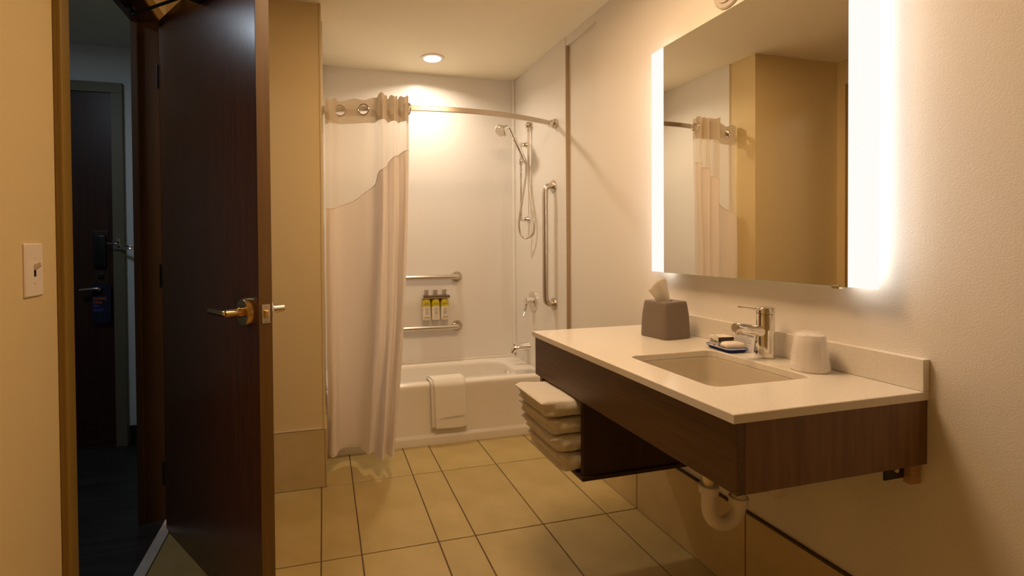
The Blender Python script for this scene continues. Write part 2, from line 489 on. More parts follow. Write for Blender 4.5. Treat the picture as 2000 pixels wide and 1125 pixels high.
for z in (.25, 1.1, 1.95):
    obj('hinge', ntube([dpt(-.006, -.004, z - .05), dpt(-.006, -.004, z + .05)], .006, 10), MT['black'], door, smooth=True)
# door closer arm: reaches from the head of the frame to the top of the leaf
dc = empty('door_closer', 'dark door closer arm between the frame head and the top of the open door', 'door closer', (-.74, 2.29, 2.19))
obj('shoe', nbox(-.775, -.735, 2.26, 2.33, 2.195, 2.2115, bev=.003), MT['black'], dc)
arm_end = dpt(.52, -.03, 2.165)
elbow = V((-.50, 2.09, 2.19))
obj('arm', ntube([(-.752, 2.305, 2.188), elbow], .0065, 10), MT['black'], dc)
obj('forearm', ntube([elbow, arm_end], .0065, 10), MT['black'], dc)
obj('pivot', nlathe(elbow - V((0, 0, .012)), (0, 0, 1), [(0, .011), (.024, .011)], 14), MT['black'], dc)
obj('body', leaf(bmesh.new(), .46, .72, -.045, -.001, 2.10, 2.155, .004), MT['black'], dc)

# ------------------------------------------------------------------ entry door seen through the doorway
YE = YB - .004
e = empty('door_2', 'dark brown entry door with grey frame at the end of the hall', 'door', (-1.7, YE, 0), kind='structure')
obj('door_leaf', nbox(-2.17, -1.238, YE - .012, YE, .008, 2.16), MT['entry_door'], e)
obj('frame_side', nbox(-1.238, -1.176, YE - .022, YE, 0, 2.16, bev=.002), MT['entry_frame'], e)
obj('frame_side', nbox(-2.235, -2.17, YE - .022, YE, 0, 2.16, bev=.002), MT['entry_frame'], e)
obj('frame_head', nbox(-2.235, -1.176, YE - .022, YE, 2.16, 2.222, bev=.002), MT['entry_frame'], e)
yf = YE - .012
lk = obj('lock_plate', nbox(-1.345, -1.262, yf - .006, yf, .78, 1.325, bev=.004), MT['dark_wood'], e)
obj('card_reader', nbox(-1.338, -1.270, yf - .03, yf - .005, 1.10, 1.300, bev=.012, seg=3), MT['black'], lk, smooth=True)
obj('thumb_turn', nbox(-1.318, -1.288, yf - .018, yf - .005, 1.035, 1.065, bev=.004), MT['black'], lk)
obj('rose', nlathe((-1.300, yf - .005, .972), (0, -1, 0), [(0, .024), (.008, .022), (.010, .011), (.046, .010)], 20), MT['steel'], lk, smooth=True)
obj('lever', ntube(spline([(-1.300, yf - .044, .972), (-1.315, yf - .05, .975), (-1.40, yf - .05, .969)], 5), .0095, 10), MT['steel'], lk, smooth=True)
sg = empty('swing_bar_guard', 'chrome swing bar security guard on the edge of the dark entry door', 'door guard', (-1.215, YE - .022, 1.235))
yg = YE - .022
obj('mount', nbox(-1.232, -1.195, yg - .008, yg, 1.205, 1.275, bev=.003), MT['chrome'], sg)
obj('knob', nlathe((-1.214, yg - .008, 1.262), (0, -1, 0), [(0, .008), (.018, .007), (.022, .012), (.034, .011)], 14), MT['chrome'], sg, smooth=True)
obj('bar', ntube(spline([(-1.26, yg - .03, 1.245), (-1.21, yg - .035, 1.24), (-1.13, yg - .06, 1.228), (-1.10, yg - .05, 1.225)], 5), .005, 8), MT['chrome'], sg, smooth=True)
obj('bar', ntube(spline([(-1.212, yg - .01, 1.225), (-1.18, yg - .04, 1.222), (-1.13, yg - .06, 1.214), (-1.10, yg - .05, 1.212)], 5), .004, 8), MT['chrome'], sg, smooth=True)
# door hanger
ht = empty('door_hanger', 'navy blue hang tag on the lever of the entry door', 'hang tag', (-1.295, yf - .022, .99))
bm = bmesh.new()
yo = yf - .0245
# a tag with the round hole around the lever neck
outer = rrect(-1.347, -1.248, .765, 1.005, .022, 6)
n_ = len(outer)
hc = (-1.300, .972)
inn = [(hc[0] + .0145 * math.cos(math.atan2(p[1] - hc[1], p[0] - hc[0])), hc[1] + .0145 * math.sin(math.atan2(p[1] - hc[1], p[0] - hc[0]))) for p in outer]
loft(bm, [[(x, yo, z) for x, z in inn], [(x, yo, z) for x, z in outer], [(x, yo - .001, z) for x, z in outer], [(x, yo - .001, z) for x, z in inn], [(x, yo, z) for x, z in inn]])
bmesh.ops.remove_doubles(bm, verts=bm.verts, dist=1e-6)
obj('tag_card', bm, MT['blue_tag'], ht)
for i, (s_, mm) in enumerate((('HANG', 'orange_ink'), ('ON!', 'orange_ink'), ("I'M", 'blue_ink'), ('BUSY', 'blue_ink'))):
    text('lettering', s_, .024, (-1.340, yo - .0015, .906 - .023 * i), (1, 0, 0), (0, 0, 1), MT[mm], ht)

# ------------------------------------------------------------------ light switch
sw = empty('light_switch', 'ivory toggle light switch plate on the left wall beside the doorway', 'light switch', (XL, 1.435, 1.172))
bm = bmesh.new()
lo = rrect(1.396, 1.474, 1.106, 1.238, .004, 3); li = rrect(1.399, 1.471, 1.109, 1.235, .004, 3)
loft(bm, [[(XL, y, z) for y, z in lo], [(XL + .003, y, z) for y, z in lo], [(XL + .006, y, z) for y, z in li]], cap1=True)
obj('switch_plate', bm, MT['ivory'], sw)
obj('slot', nbox(XL + .0055, XL + .0066, 1.4315, 1.4400, 1.156, 1.185), MT['black'], sw)
bm = bmesh.new()
loft(bm, [[(XL + .005, y, z) for y, z in rrect(1.4315, 1.4400, 1.170, 1.186, .001, 2)], [(XL + .020, y, z) for y, z in rrect(1.4325, 1.439, 1.183, 1.192, .001, 2)]], cap1=True)
obj('toggle', bm, MT['ivory'], sw)
for z in (1.142, 1.202):
    obj('screw', nlathe((XL + .006, 1.4357, z), (1, 0, 0), [(0, .004), (.0012, .0032)], 12), MT['ivory'], sw)

# ------------------------------------------------------------------ bathtub
TX0, TX1, TY0, TY1, TZ = .008, 1.390, 2.918, YB - .001, .378
tb = empty('bathtub', 'white alcove bathtub with straight apron below the shower', 'bathtub', (.70, 3.17, 0))
bm = bmesh.new()
# apron profile (Y, Z), swept along X, ending on the deck
prof = [(TY0 + .028, TZ), (TY0 + .016, TZ - .002), (TY0 + .006, TZ - .009), (TY0, TZ - .022), (TY0 + .004, TZ - .05), (TY0 + .004, .066), (TY0 + .001, .058), (TY0 - .012, .048), (TY0 - .013, .040), (TY0 - .013, 0)]
n_ = 12
grid(bm, [[(TX0 + (TX1 - TX0) * i / n_, y, z) for i in range(n_ + 1)] for y, z in prof])
k = 6
def tubloop(x0, x1, y0, y1, r, z): return [(x, y, z) for x, y in rrect(x0, x1, y0, y1, r, k)]
inner = [tubloop(.115, 1.245, 2.993, 3.383, .12, TZ + .001), tubloop(.125, 1.237, 3.001, 3.375, .115, TZ - .006), tubloop(.135, 1.232, 3.008, 3.368, .11, TZ - .025),
         tubloop(.19, 1.215, 3.02, 3.355, .10, .20), tubloop(.27, 1.195, 3.04, 3.335, .09, .095), tubloop(.32, 1.165, 3.07, 3.305, .07, .075)]
outer = []
oc = [(TX1, TY0 + .028), (TX1, TY1), (TX0, TY1), (TX0, TY0 + .028)]
ip = inner[0]
for q in range(4):
    for i in range(k + 1):
        # arc points run from the middle of one side to the middle of the next one through the corner
        c0 = oc[q]; x, y, _ = ip[q * (k + 1) + i]
        if i == k // 2: outer.append((c0[0], c0[1], TZ)); continue
        first = i < k // 2
        if q == 0: p = (x, TY0 + .028) if first else (TX1, y)
        elif q == 1: p = (TX1, y) if first else (x, TY1)
        elif q == 2: p = (x, TY1) if first else (TX0, y)
        else: p = (TX0, y) if first else (x, TY0 + .028)
        outer.append((p[0], p[1], TZ))
loft(bm, [outer] + inner, cap1=True)
bmesh.ops.remove_doubles(bm, verts=bm.verts, dist=1e-5)
obj('tub_shell', bm, MT['tub'], tb, smooth=True, angle=50)
# rear flange against the surround
obj('rear_flange', nbox(TX0, TX1, YB - .012, YB - .0005, TZ - .002, TZ + .014, bev=.004), MT['tub'], tb)
obj('overflow_plate', nlathe((1.232, 3.19, .315), (-1, 0, .06), [(0, .034), (.006, .034), (.012, .030), (.013, .004)], 28), MT['chrome'], tb, smooth=True)
obj('drain', nlathe((1.09, 3.19, .0755), (0, 0, 1), [(0, .03), (.003, .028), (.004, .01)], 24), MT['chrome'], tb, smooth=True)

# ------------------------------------------------------------------ shower fittings
YP = 3.17
sh = empty('hand_shower', 'chrome hand shower with slide bar and hose on the alcove wall', 'hand shower', (W - .004, YP, 1.6))
XB = 1.332
obj('slide_bar', ntube([(XB, YP, 1.385), (XB, YP, 1.925)], .0085, 14), MT['chrome'], sh, smooth=True)
for z in (1.395, 1.912):
    bm = nlathe((W - .004, YP, z), (-1, 0, 0), [(0, .024), (.012, .023), (.020, .016), (.062, .014)], 22)
    obj('bracket', bm, MT['chrome'], sh, smooth=True)
bm = nlathe((XB, YP, 1.775), (0, 0, 1), [(0, .014), (.004, .017), (.038, .017), (.042, .014)], 20)
lathe(bm, (XB, YP + .004, 1.796), (.35, -.9, 0), [(0, .012), (.034, .014), (.040, .010)], 16)
obj('slider', bm, MT['chrome'], sh, smooth=True)
hb, hn = V((1.352, 3.125, 1.775)), V((1.222, 3.10, 2.008))
dh = (hn - hb)
pts = [hb + dh * t for t in (0, .08, .2, .45, .62, .64, .70, .72, 1)]
obj('handle', ntube(pts, [.009, .012, .0135, .0145, .0135, .016, .016, .010, .0095], 16), MT['chrome'], sh, smooth=True)
hd = V((-.78, -.28, -.56)).normalized()
hp = V((1.205, 3.098, 2.012))
bm = nlathe(hp, hd, [(-.006, .004), (0, .013), (.020, .018), (.040, .030), (.058, .044), (.066, .047), (.074, .046), (.076, .040), (.073, .034), (.076, .028), (.073, .020), (.075, .012)], 30)
hh = obj('shower_head', bm, MT['chrome'], sh, smooth=True)
obj('spray_face', nlathe(hp + hd * .0745, hd, [(0, .036), (.0015, .035)], 24), MT['steel'], hh)
bm = nlathe((W - .004, 3.12, 2.035), (-1, 0, 0), [(0, .028), (.006, .028), (.014, .024), (.034, .023), (.042, .016)], 26)
lathe(bm, (W - .026, 3.12, 2.035), (0, 0, -1), [(0, .013), (.042, .012), (.046, .009)], 16)
obj('supply_elbow', bm, MT['chrome'], sh, smooth=True)
hose = spline([(1.368, 3.12, 1.99), (1.367, 3.12, 1.845), (1.370, 3.115, 1.634), (1.372, 3.07, 1.458), (1.372, 3.04, 1.37), (1.365, 3.045, 1.29), (1.335, 3.10, 1.262), (1.308, 3.13, 1.300), (1.301, 3.13, 1.386), (1.325, 3.13, 1.527), (1.350, 3.128, 1.686), (1.352, 3.125, 1.776)], 10)
obj('hose', ntube(hose, .0072, 10), MT['steel'], sh, smooth=True)
va = empty('shower_valve', 'chrome single lever shower valve above the tub spout', 'valve', (W - .004, 3.10, .83))
obj('escutcheon', nlathe((W - .004, 3.10, .83), (-1, 0, 0), [(0, .070), (.004, .070), (.010, .062), (.012, .03), (.030, .027), (.055, .024), (.060, .016)], 34), MT['chrome'], va, smooth=True)
obj('lever', ntube(spline([(W - .05, 3.10, .83), (W - .064, 3.095, .80), (W - .075, 3.085, .765), (W - .09, 3.075, .735)], 5), [.012] * 5 + [.010] * 5 + [.007] * 6, 12), MT['chrome'], va, smooth=True)
sp = empty('tub_spout', 'chrome tub spout low on the alcove wall above the tub rim', 'spout', (W - .004, 3.20, .495))
prf = [((W - .004, 3.19, .500), .032), ((W - .012, 3.19, .500), .030), ((W - .055, 3.188, .499), .027), ((W - .095, 3.186, .495), .022), ((W - .118, 3.185, .486), .019), ((W - .126, 3.185, .470), .016), ((W - .127, 3.185, .462), .015)]
obj('spout_body', ntube([p for p, _ in prf], [r for _, r in prf], 20), MT['chrome'], sp, smooth=True)
obj('diverter_knob', nlathe((W - .113, 3.185, .505), (0, 0, 1), [(0, .0035), (.014, .0035), (.015, .007), (.021, .006)], 12), MT['chrome'], sp, smooth=True)

def grab_bar(name, label, pts, ends, axis_, group=None):
    """pts: tube path, ends: flange centres on the wall, axis_: out of the wall"""
    r_ = empty(name, label, 'grab bar', tuple(ends[0]), group)
    obj('bar', ntube(pts, .0178, 18), MT['steel'], r_, smooth=True)
    for p in ends:
        obj('flange', nlathe(p, axis_, [(0, .039), (.005, .039), (.010, .036), (.012, .020)], 28), MT['steel'], r_, smooth=True)
    return r_
def hbar(z, label):
    y0 = YB - .0005
    x0, x1 = .33, .935
    pts = [(x0, y0 - .004, z)] + [tuple(p) for p in spline([(x0, y0 - .03, z), (x0 + .012, y0 - .047, z), (x0 + .035, y0 - .052, z)], 5)] + [tuple(p) for p in spline([(x1 - .035, y0 - .052, z), (x1 - .012, y0 - .047, z), (x1, y0 - .03, z)], 5)] + [(x1, y0 - .004, z)]
    return grab_bar('grab_bar', label, pts, [V((x1, y0, z)), V((x0, y0, z))], (0, -1, 0))
hbar(.990, 'horizontal steel grab bar on the back wall above the soap bottles')
hbar(.632, 'horizontal steel grab bar on the back wall below the soap bottles')
x0 = W - .0045
pts = [(x0 - .004, 2.79, 1.582)] + [tuple(p) for p in spline([(x0 - .035, 2.79, 1.582), (x0 - .052, 2.79, 1.568), (x0 - .058, 2.79, 1.535)], 5)] + [tuple(p) for p in spline([(x0 - .058, 2.79, .895), (x0 - .052, 2.79, .862), (x0 - .035, 2.79, .848)], 5)] + [(x0 - .004, 2.79, .848)]
grab_bar('grab_bar', 'vertical steel grab bar on the alcove side wall', pts, [V((x0, 2.79, 1.582)), V((x0, 2.79, .848))], (-1, 0, 0))

# soap dispenser rack and its three bottles
rk = empty('dispenser_rack', 'chrome wall rack holding three soap bottles between the grab bars', 'rack', (.765, YB, .845))
yr = YB - .0005
obj('rail', nbox(.672, .868, yr - .066, yr - .058, .846, .862, bev=.002), MT['chrome'], rk)
obj('back_plate', nbox(.676, .864, yr - .006, yr, .80, .862, bev=.002), MT['chrome'], rk)
for xx in (.672, .8645):
    obj('side_arm', nbox(xx, xx + .0045, yr - .062, yr, .842, .864, bev=.001), MT['chrome'], rk)
obj('shelf', nbox(.676, .864, yr - .058, yr, .840, .846), MT['steel'], rk)
for i, (xx, which) in enumerate(((.702, 'leftmost'), (.768, 'middle'), (.834, 'rightmost'))):
    b = empty('soap_bottle', which + ' of the three yellow topped soap bottles in the chrome wall rack', 'bottle', (xx, yr - .033, .688), 'soap bottles in the wall rack')
    yy = yr - .034
    k = 6
    def lp_(z, sx, sy, r): return [(x, y, z) for x, y in rrect(xx - sx, xx + sx, yy - sy, yy + sy, r, k)]
    bm = bmesh.new()
    loft(bm, [lp_(.688, .026, .020, .016), lp_(.692, .0295, .023, .018), lp_(.785, .0295, .023, .018)], cap0=True, cap1=True)
    obj('bottle_body', bm, MT['label_white'], b, smooth=True)
    bm = bmesh.new()
    loft(bm, [lp_(.785, .0297, .0232, .018), lp_(.812, .0297, .0232, .018), lp_(.826, .026, .021, .018), lp_(.835, .017, .016, .014), lp_(.8395, .012, .012, .010)], cap0=True, cap1=True)
    obj('shoulder', bm, MT['yellow'], b, smooth=True)
    pm = obj('pump', nlathe((xx, yy, .863), (0, 0, 1), [(0, .014), (.004, .015), (.022, .015), (.024, .017), (.036, .017), (.038, .015)], 20), MT['steel'], b, smooth=True)
    for kk, (zz, ww_) in enumerate(((.800, .017), (.772, .012), (.764, .017), (.755, .010), (.746, .013), (.738, .013), (.730, .010))):
        obj('print_line', nbox(xx - ww_, xx + ww_, yy - .0236, yy - .0228, zz, zz + (.006 if kk == 0 else .003)), MT['grey_ink'], b)
    if i != 1:
        obj('label_stripe', nbox(xx - .022, xx + .022, yy - .0235, yy - .0228, .706, .709), MT['brass'], b)

# ------------------------------------------------------------------ curtain and rod
ZR = 1.962
def rod_y(x): return 2.775 - .175 * (1 - ((x - .70) / .70) ** 2)
rd = empty('shower_curtain_rod', 'curved flat brushed steel shower curtain rod across the bath', 'curtain rod', (.70, 2.6, ZR))
bm = bmesh.new()
xs = [.012 + (1.352 - .012) * i / 40 for i in range(41)]
loops = []
for i, x in enumerate(xs):
    a = max(0, i - 1); b_ = min(40, i + 1)
    t = V((xs[b_] - xs[a], rod_y(xs[b_]) - rod_y(xs[a]), 0)).normalized(); nn = V((-t.y, t.x, 0))
    p = V((x, rod_y(x), ZR))
    loops.append([p + nn * u + V((0, 0, z)) for u, z in ((-.006, -.012), (-.004, -.0142), (.004, -.0142), (.006, -.012), (.006, .012), (.004, .0142), (-.004, .0142), (-.006, .012))])
loft(bm, loops, cap0=True, cap1=True)
obj('rod', bm, MT['steel'], rd, smooth=True)
ye = rod_y(1.36)
bm = nlathe((W - .0045, ye, ZR), (-1, 0, 0), [(0, .030), (.014, .029), (.020, .022), (.024, .018)], 26)
box(bm, W - .050, W - .022, ye - .014, ye + .014, ZR - .020, ZR + .020, bev=.004)
obj('end_bracket', bm, MT['steel'], rd, smooth=True)
obj('end_bracket', nlathe((.0065, rod_y(.01), ZR), (1, 0, 0), [(0, .026), (.008, .024), (.012, .014)], 22), MT['steel'], rd, smooth=True)

cu = empty('shower_curtain', 'white shower curtain with sheer window gathered at the left of the bath', 'shower curtain', (.2, 2.65, .1))
top = [(.014, 2.715), (.033, 2.674), (.060, 2.670), (.088, 2.688), (.16, 2.665), (.22, 2.638), (.270, 2.620), (.282, 2.560), (.304, 2.526), (.326, 2.560), (.336, 2.603), (.345, 2.575), (.366, 2.548), (.385, 2.575), (.392, 2.605), (.404, 2.570), (.424, 2.545), (.442, 2.565), (.436, 2.60)]
bot = [(.012, 2.715), (.028, 2.660), (.054, 2.662), (.074, 2.74), (.125, 2.775), (.178, 2.755), (.200, 2.675), (.222, 2.632), (.246, 2.652), (.260, 2.628), (.274, 2.565), (.292, 2.552), (.308, 2.60), (.314, 2.625), (.324, 2.578), (.338, 2.562), (.350, 2.585), (.353, 2.62), (.345, 2.67)]
bnd = [1.42, 1.42, 1.42, 1.435, 1.46, 1.505, 1.545, 1.60, 1.62, 1.64, 1.655, 1.665, 1.685, 1.695, 1.70, 1.71, 1.72, 1.725, 1.73]
KU = 10
TOP = spline([(x, y, 0) for x, y in top], KU); BOT = spline([(x, y, 0) for x, y in bot], KU); BND = spline([(z, 0, 0) for z in bnd], KU)
ZT, ZB_ = 2.0, .105
def cpt(i, z):
    v = (ZT - z) / (ZT - ZB_)
    a = max(v, 0) ** 2.3
    p = TOP[i] * (1 - a) + BOT[i] * a
    u = i / (len(TOP) - 1)
    wv = .004 * math.sin(9 * v + 14 * u) + .003 * math.sin(23 * v + 31 * u) * v
    return V((max(p.x + wv * .4, .011), p.y + wv, z))
NU = len(TOP)
def topz(i): return ZT + .006 * math.sin(i * .35) + (.004 if 70 < i else 0)
bm = bmesh.new()
BB = 1.872
grid(bm, [[cpt(i, topz(i) + (BB - topz(i)) * r / 26) for i in range(NU)] for r in range(27)])
# the two flat rings pass the cloth: open the cloth inside them
ring_i = [int(3.1 * KU), int(4.95 * KU)]
RC = [cpt(i, 1.944) for i in ring_i]
bmesh.ops.delete(bm, geom=[f for f in bm.faces if any((f.calc_center_median() - q).length < .0265 for q in RC)], context='FACES')
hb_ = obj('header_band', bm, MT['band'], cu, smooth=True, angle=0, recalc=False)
bm = bmesh.new()
grid(bm, [[cpt(i, BB + (BND[i].x - BB) * r / 14) for i in range(NU)] for r in range(15)])
obj('sheer_window', bm, MT['sheer'], cu, smooth=True, angle=0, recalc=False)
bm = bmesh.new()
grid(bm, [[cpt(i, BND[i].x + (ZB_ - BND[i].x) * r / 60) for i in range(NU)] for r in range(61)])
obj('fabric_panel', bm, MT['curtain'], cu, smooth=True, angle=0, recalc=False)
bm = bmesh.new()
for dz in (0.0, .012):
    tube(bm, [cpt(i, ZB_ + dz) + V((0, -.0012, 0)) for i in range(0, NU, 2)], .0011, 6)
obj('hem', bm, MT['curtain'], cu, smooth=True)
bm = ntube([cpt(i, BND[i].x) + V((0, -.001, 0)) for i in range(0, NU, 2)], .0016, 6)
obj('seam', bm, MT['curtain'], cu, smooth=True)
for i, q in zip(ring_i, RC):
    tn = cpt(i + 4, 1.944) - cpt(i - 4, 1.944)
    ax = V((-tn.y, tn.x, 0)).normalized()
    obj('ring', torus(bmesh.new(), q, ax, .0285, .0042), MT['chrome'], cu, smooth=True)
# one more ring deep in the folds, seen in the mirror
for i in (int(17.2 * KU),):
    q = cpt(i, 1.944) + V((.004, -.004, 0))
    tn = cpt(i + 2, 1.944) - cpt(i - 2, 1.944)
    obj('ring', torus(bmesh.new(), q, V((-tn.y, tn.x, 0)).normalized(), .0285, .0042), MT['chrome'], cu, smooth=True)

# ------------------------------------------------------------------ washcloth on the tub rim
wc = empty('washcloth', 'white washcloth hanging over the front rim of the bathtub', 'washcloth', (.72, 2.93, TZ))
def draped(xa, xb, front, back, off, zf):
    path = [(3.045 + off, back), (3.028 + off, TZ - .045), (3.014 + off, TZ - .006 + off), (2.995, TZ + .007 + off), (2.965, TZ + .008 + off), (2.94, TZ + .0075 + off), (TY0 + .008, TZ + .001 + off), (TY0 - .004 - off, TZ - .018), (TY0 - .006 - off, TZ - .06), (TY0 - .010 - off, zf + .12), (TY0 - .013 - off, zf + .02), (TY0 - .013 - off, zf)]
    return path
def cloth_sheet(xa, xb, path, th, skew, seed):
    rng = random.Random(seed)
    pp = spline([(0, y, z) for y, z in path], 5)
    nx = 14
    rows_ = []
    for j, p in enumerate(pp):
        t = j / (len(pp) - 1)
        r = []
        for i in range(nx + 1):
            u = i / nx
            x = xa + (xb - xa) * u + skew * t * (1 - .4 * u)
            y = p.y - .002 * math.sin(5 * u + 3 * t) * t
            z = p.z + (.006 * math.sin(4 * u + seed) + .012 * u) * t ** 3
            r.append((x, y, z))
        rows_.append(r)
    bm = bmesh.new(); grid(bm, rows_)
    return bm
o = obj('cloth_layer', cloth_sheet(.612, .828, draped(0, 0, 0, .30, .0005, .10), .004, .016, 1), MT['washcloth'], wc, smooth=True, angle=0)
mod(o, 'SOLIDIFY', thickness=.005, offset=1)
o = obj('cloth_layer', cloth_sheet(.620, .832, draped(0, 0, 0, .29, .0085, .095), .004, .030, 2), MT['washcloth'], wc, smooth=True, angle=0)
mod(o, 'SOLIDIFY', thickness=.006, offset=1)
for zz in (.165, .158):
    pts = [(.655 + .175 * i / 12, TY0 - .0260 - .0003 * i, zz + .011 * i / 12) for i in range(13)]
    obj('woven_border', ntube(pts, .0018, 6), MT['washcloth'], wc, smooth=True)

# ------------------------------------------------------------------ vanity
ZK, YN, YF, XF = .868, .832, 1.852, .824
vn = empty('vanity_cabinet', 'dark brown wall hung vanity cabinet under the white countertop', 'vanity', (1.1, 1.34, .69))
XA = .836
zt_ = ZK - .0205
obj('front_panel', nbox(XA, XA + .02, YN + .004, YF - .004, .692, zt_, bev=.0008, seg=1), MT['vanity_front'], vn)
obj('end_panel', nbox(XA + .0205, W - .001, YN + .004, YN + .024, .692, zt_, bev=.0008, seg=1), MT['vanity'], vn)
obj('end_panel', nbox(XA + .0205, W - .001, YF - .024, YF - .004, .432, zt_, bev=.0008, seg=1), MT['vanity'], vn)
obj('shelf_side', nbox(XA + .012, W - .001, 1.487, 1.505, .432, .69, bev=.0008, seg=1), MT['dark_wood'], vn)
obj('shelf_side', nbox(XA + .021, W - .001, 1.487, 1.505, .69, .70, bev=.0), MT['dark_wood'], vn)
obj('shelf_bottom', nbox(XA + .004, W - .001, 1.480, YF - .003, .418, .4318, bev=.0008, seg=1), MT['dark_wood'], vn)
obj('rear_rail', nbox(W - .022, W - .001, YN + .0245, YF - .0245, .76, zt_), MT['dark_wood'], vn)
obj('wall_cleat', nbox(W - .034, W - .002, YN + .016, YN + .034, .640, .6915, bev=.0008, seg=1), MT['cleat'], vn)
br = obj('cleat_bracket', nbox(W - .10, W - .036, YN + .030, YN + .034, .652, .6915, bev=.0008, seg=1), MT['black'], vn)
obj('screw', nlathe((W - .062, YN + .030, .673), (0, -1, 0), [(0, .006), (.003, .005)], 12), MT['chrome'], br)

# countertop with the basin opening
ct = empty('countertop', 'white quartz countertop with upstand on the brown vanity', 'countertop', (1.1, 1.34, ZK))
k = 6
inn = rrect(.932, 1.252, 1.003, 1.355, .030, k)
oc = [(W - .0005, YN), (W - .0005, YF), (XF, YF), (XF, YN)]
out = []
for q in range(4):
    for i in range(k + 1):
        x, y = inn[q * (k + 1) + i]
        if i == k // 2: out.append(oc[q]); continue
        first = i < k // 2
        out.append(((x, YN) if first else (oc[0][0], y)) if q == 0 else ((oc[0][0], y) if first else (x, YF)) if q == 1 else ((x, YF) if first else (XF, y)) if q == 2 else ((XF, y) if first else (x, YN)))
bm = bmesh.new()
def shrink(pts, d, cx=(XF + W) / 2, cy=(YN + YF) / 2): return [(x + (d if x < cx else -d) * (abs(x - cx) > .28), y + (d if y < cy else -d) * (abs(y - cy) > .5)) for x, y in pts]
z0, z1 = ZK - .020, ZK
loft(bm, [[(x, y, z0) for x, y in inn], [(x, y, z1 - .002) for x, y in inn], [(x, y, z1) for x, y in [(x + (.002 if x > 1.092 else -.002), y + (.002 if y > 1.179 else -.002)) for x, y in inn]],
          [(x, y, z1) for x, y in shrink(out, .0015)], [(x, y, z1 - .0015) for x, y in out], [(x, y, z0) for x, y in out], [(x, y, z0) for x, y in inn]])
bmesh.ops.remove_doubles(bm, verts=bm.verts, dist=1e-6)
obj('top_slab', bm, MT['quartz'], ct)
obj('backsplash', nbox(W - .0205, W - .0005, YN, YF, ZK + .0004, .945, bev=.0012, seg=1), MT['quartz'], ct)
# undermount basin
sk = empty('sink_basin', 'rectangular undermount sink basin set into the white countertop', 'sink', (1.09, 1.18, ZK - .02))
def bl(x0, x1, y0, y1, r, z): return [(x, y, z) for x, y in rrect(x0, x1, y0, y1, r, 6)]
bm = bmesh.new()
zt2 = ZK - .0206
loft(bm, [bl(.918, 1.266, .989, 1.369, .04, zt2), bl(.936, 1.248, 1.007, 1.351, .034, zt2), bl(.938, 1.246, 1.009, 1.349, .036, zt2 - .008), bl(.944, 1.240, 1.016, 1.342, .045, .775), bl(.955, 1.230, 1.028, 1.330, .05, .745), bl(.985, 1.205, 1.06, 1.30, .05, .728), bl(1.055, 1.13, 1.14, 1.22, .03, .723)], cap1=True)
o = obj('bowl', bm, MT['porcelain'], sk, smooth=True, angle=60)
mod(o, 'SOLIDIFY', thickness=.008, offset=-1)
obj('drain', nlathe((1.092, 1.18, .7235), (0, 0, 1), [(0, .024), (.002, .022), (.003, .012)], 24), MT['chrome'], sk, smooth=True)
# p-trap below
pt = empty('p_trap', 'white plastic p-trap hanging below the vanity', 'drain pipe', (1.10, 1.16, .42))
XT, YT = 1.068, 1.168
obj('tailpiece', ntube([(XT, YT, .52), (XT, YT, .71)], .0155, 18), MT['nickel'], pt, smooth=True)
def nut(p, d=(0, 0, 1)): return nlathe(p, d, [(0, .0225), (.002, .026), (.014, .0265), (.020, .028), (.024, .027)], 16)
obj('slip_nut', nut((XT, YT, .503)), MT['pvc'], pt, smooth=True)
Rb = .047
pts = [(XT, YT, .505), (XT, YT, .485), (XT, YT, .470)] + [(XT + Rb - Rb * math.cos(math.radians(a)), YT - .012 * a / 180, .458 - Rb * math.sin(math.radians(a))) for a in range(0, 181, 12)] + [(XT + 2 * Rb, YT - .012, .470)]
obj('trap_bend', ntube(pts, .0195, 20), MT['pvc'], pt, smooth=True)
XR = XT + 2 * Rb
obj('slip_nut', nut((XR, YT - .012, .462)), MT['pvc'], pt, smooth=True)
pts = [(XR, YT - .012, .47), (XR, YT - .012, .53)] + [(XR + .03 - .03 * math.cos(math.radians(a)), YT - .012, .54 + .03 * math.sin(math.radians(a))) for a in range(0, 91, 15)] + [(W - .001, YT - .012, .572)]
obj('trap_arm', ntube(pts, .0185, 18), MT['pvc'], pt, smooth=True)
bm = nlathe((1.305, YT - .006, .60), (0, 0, -1), [(0, .026), (.085, .026), (.105, .024), (.135, .016), (.142, .006)], 20)
obj('cleanout_tee', bm, MT['pvc'], pt, smooth=True)
obj('escutcheon', nlathe((W - .001, YT - .012, .572), (-1, 0, 0), [(0, .035), (.004, .034), (.010, .022)], 24), MT['pvc'], pt, smooth=True)

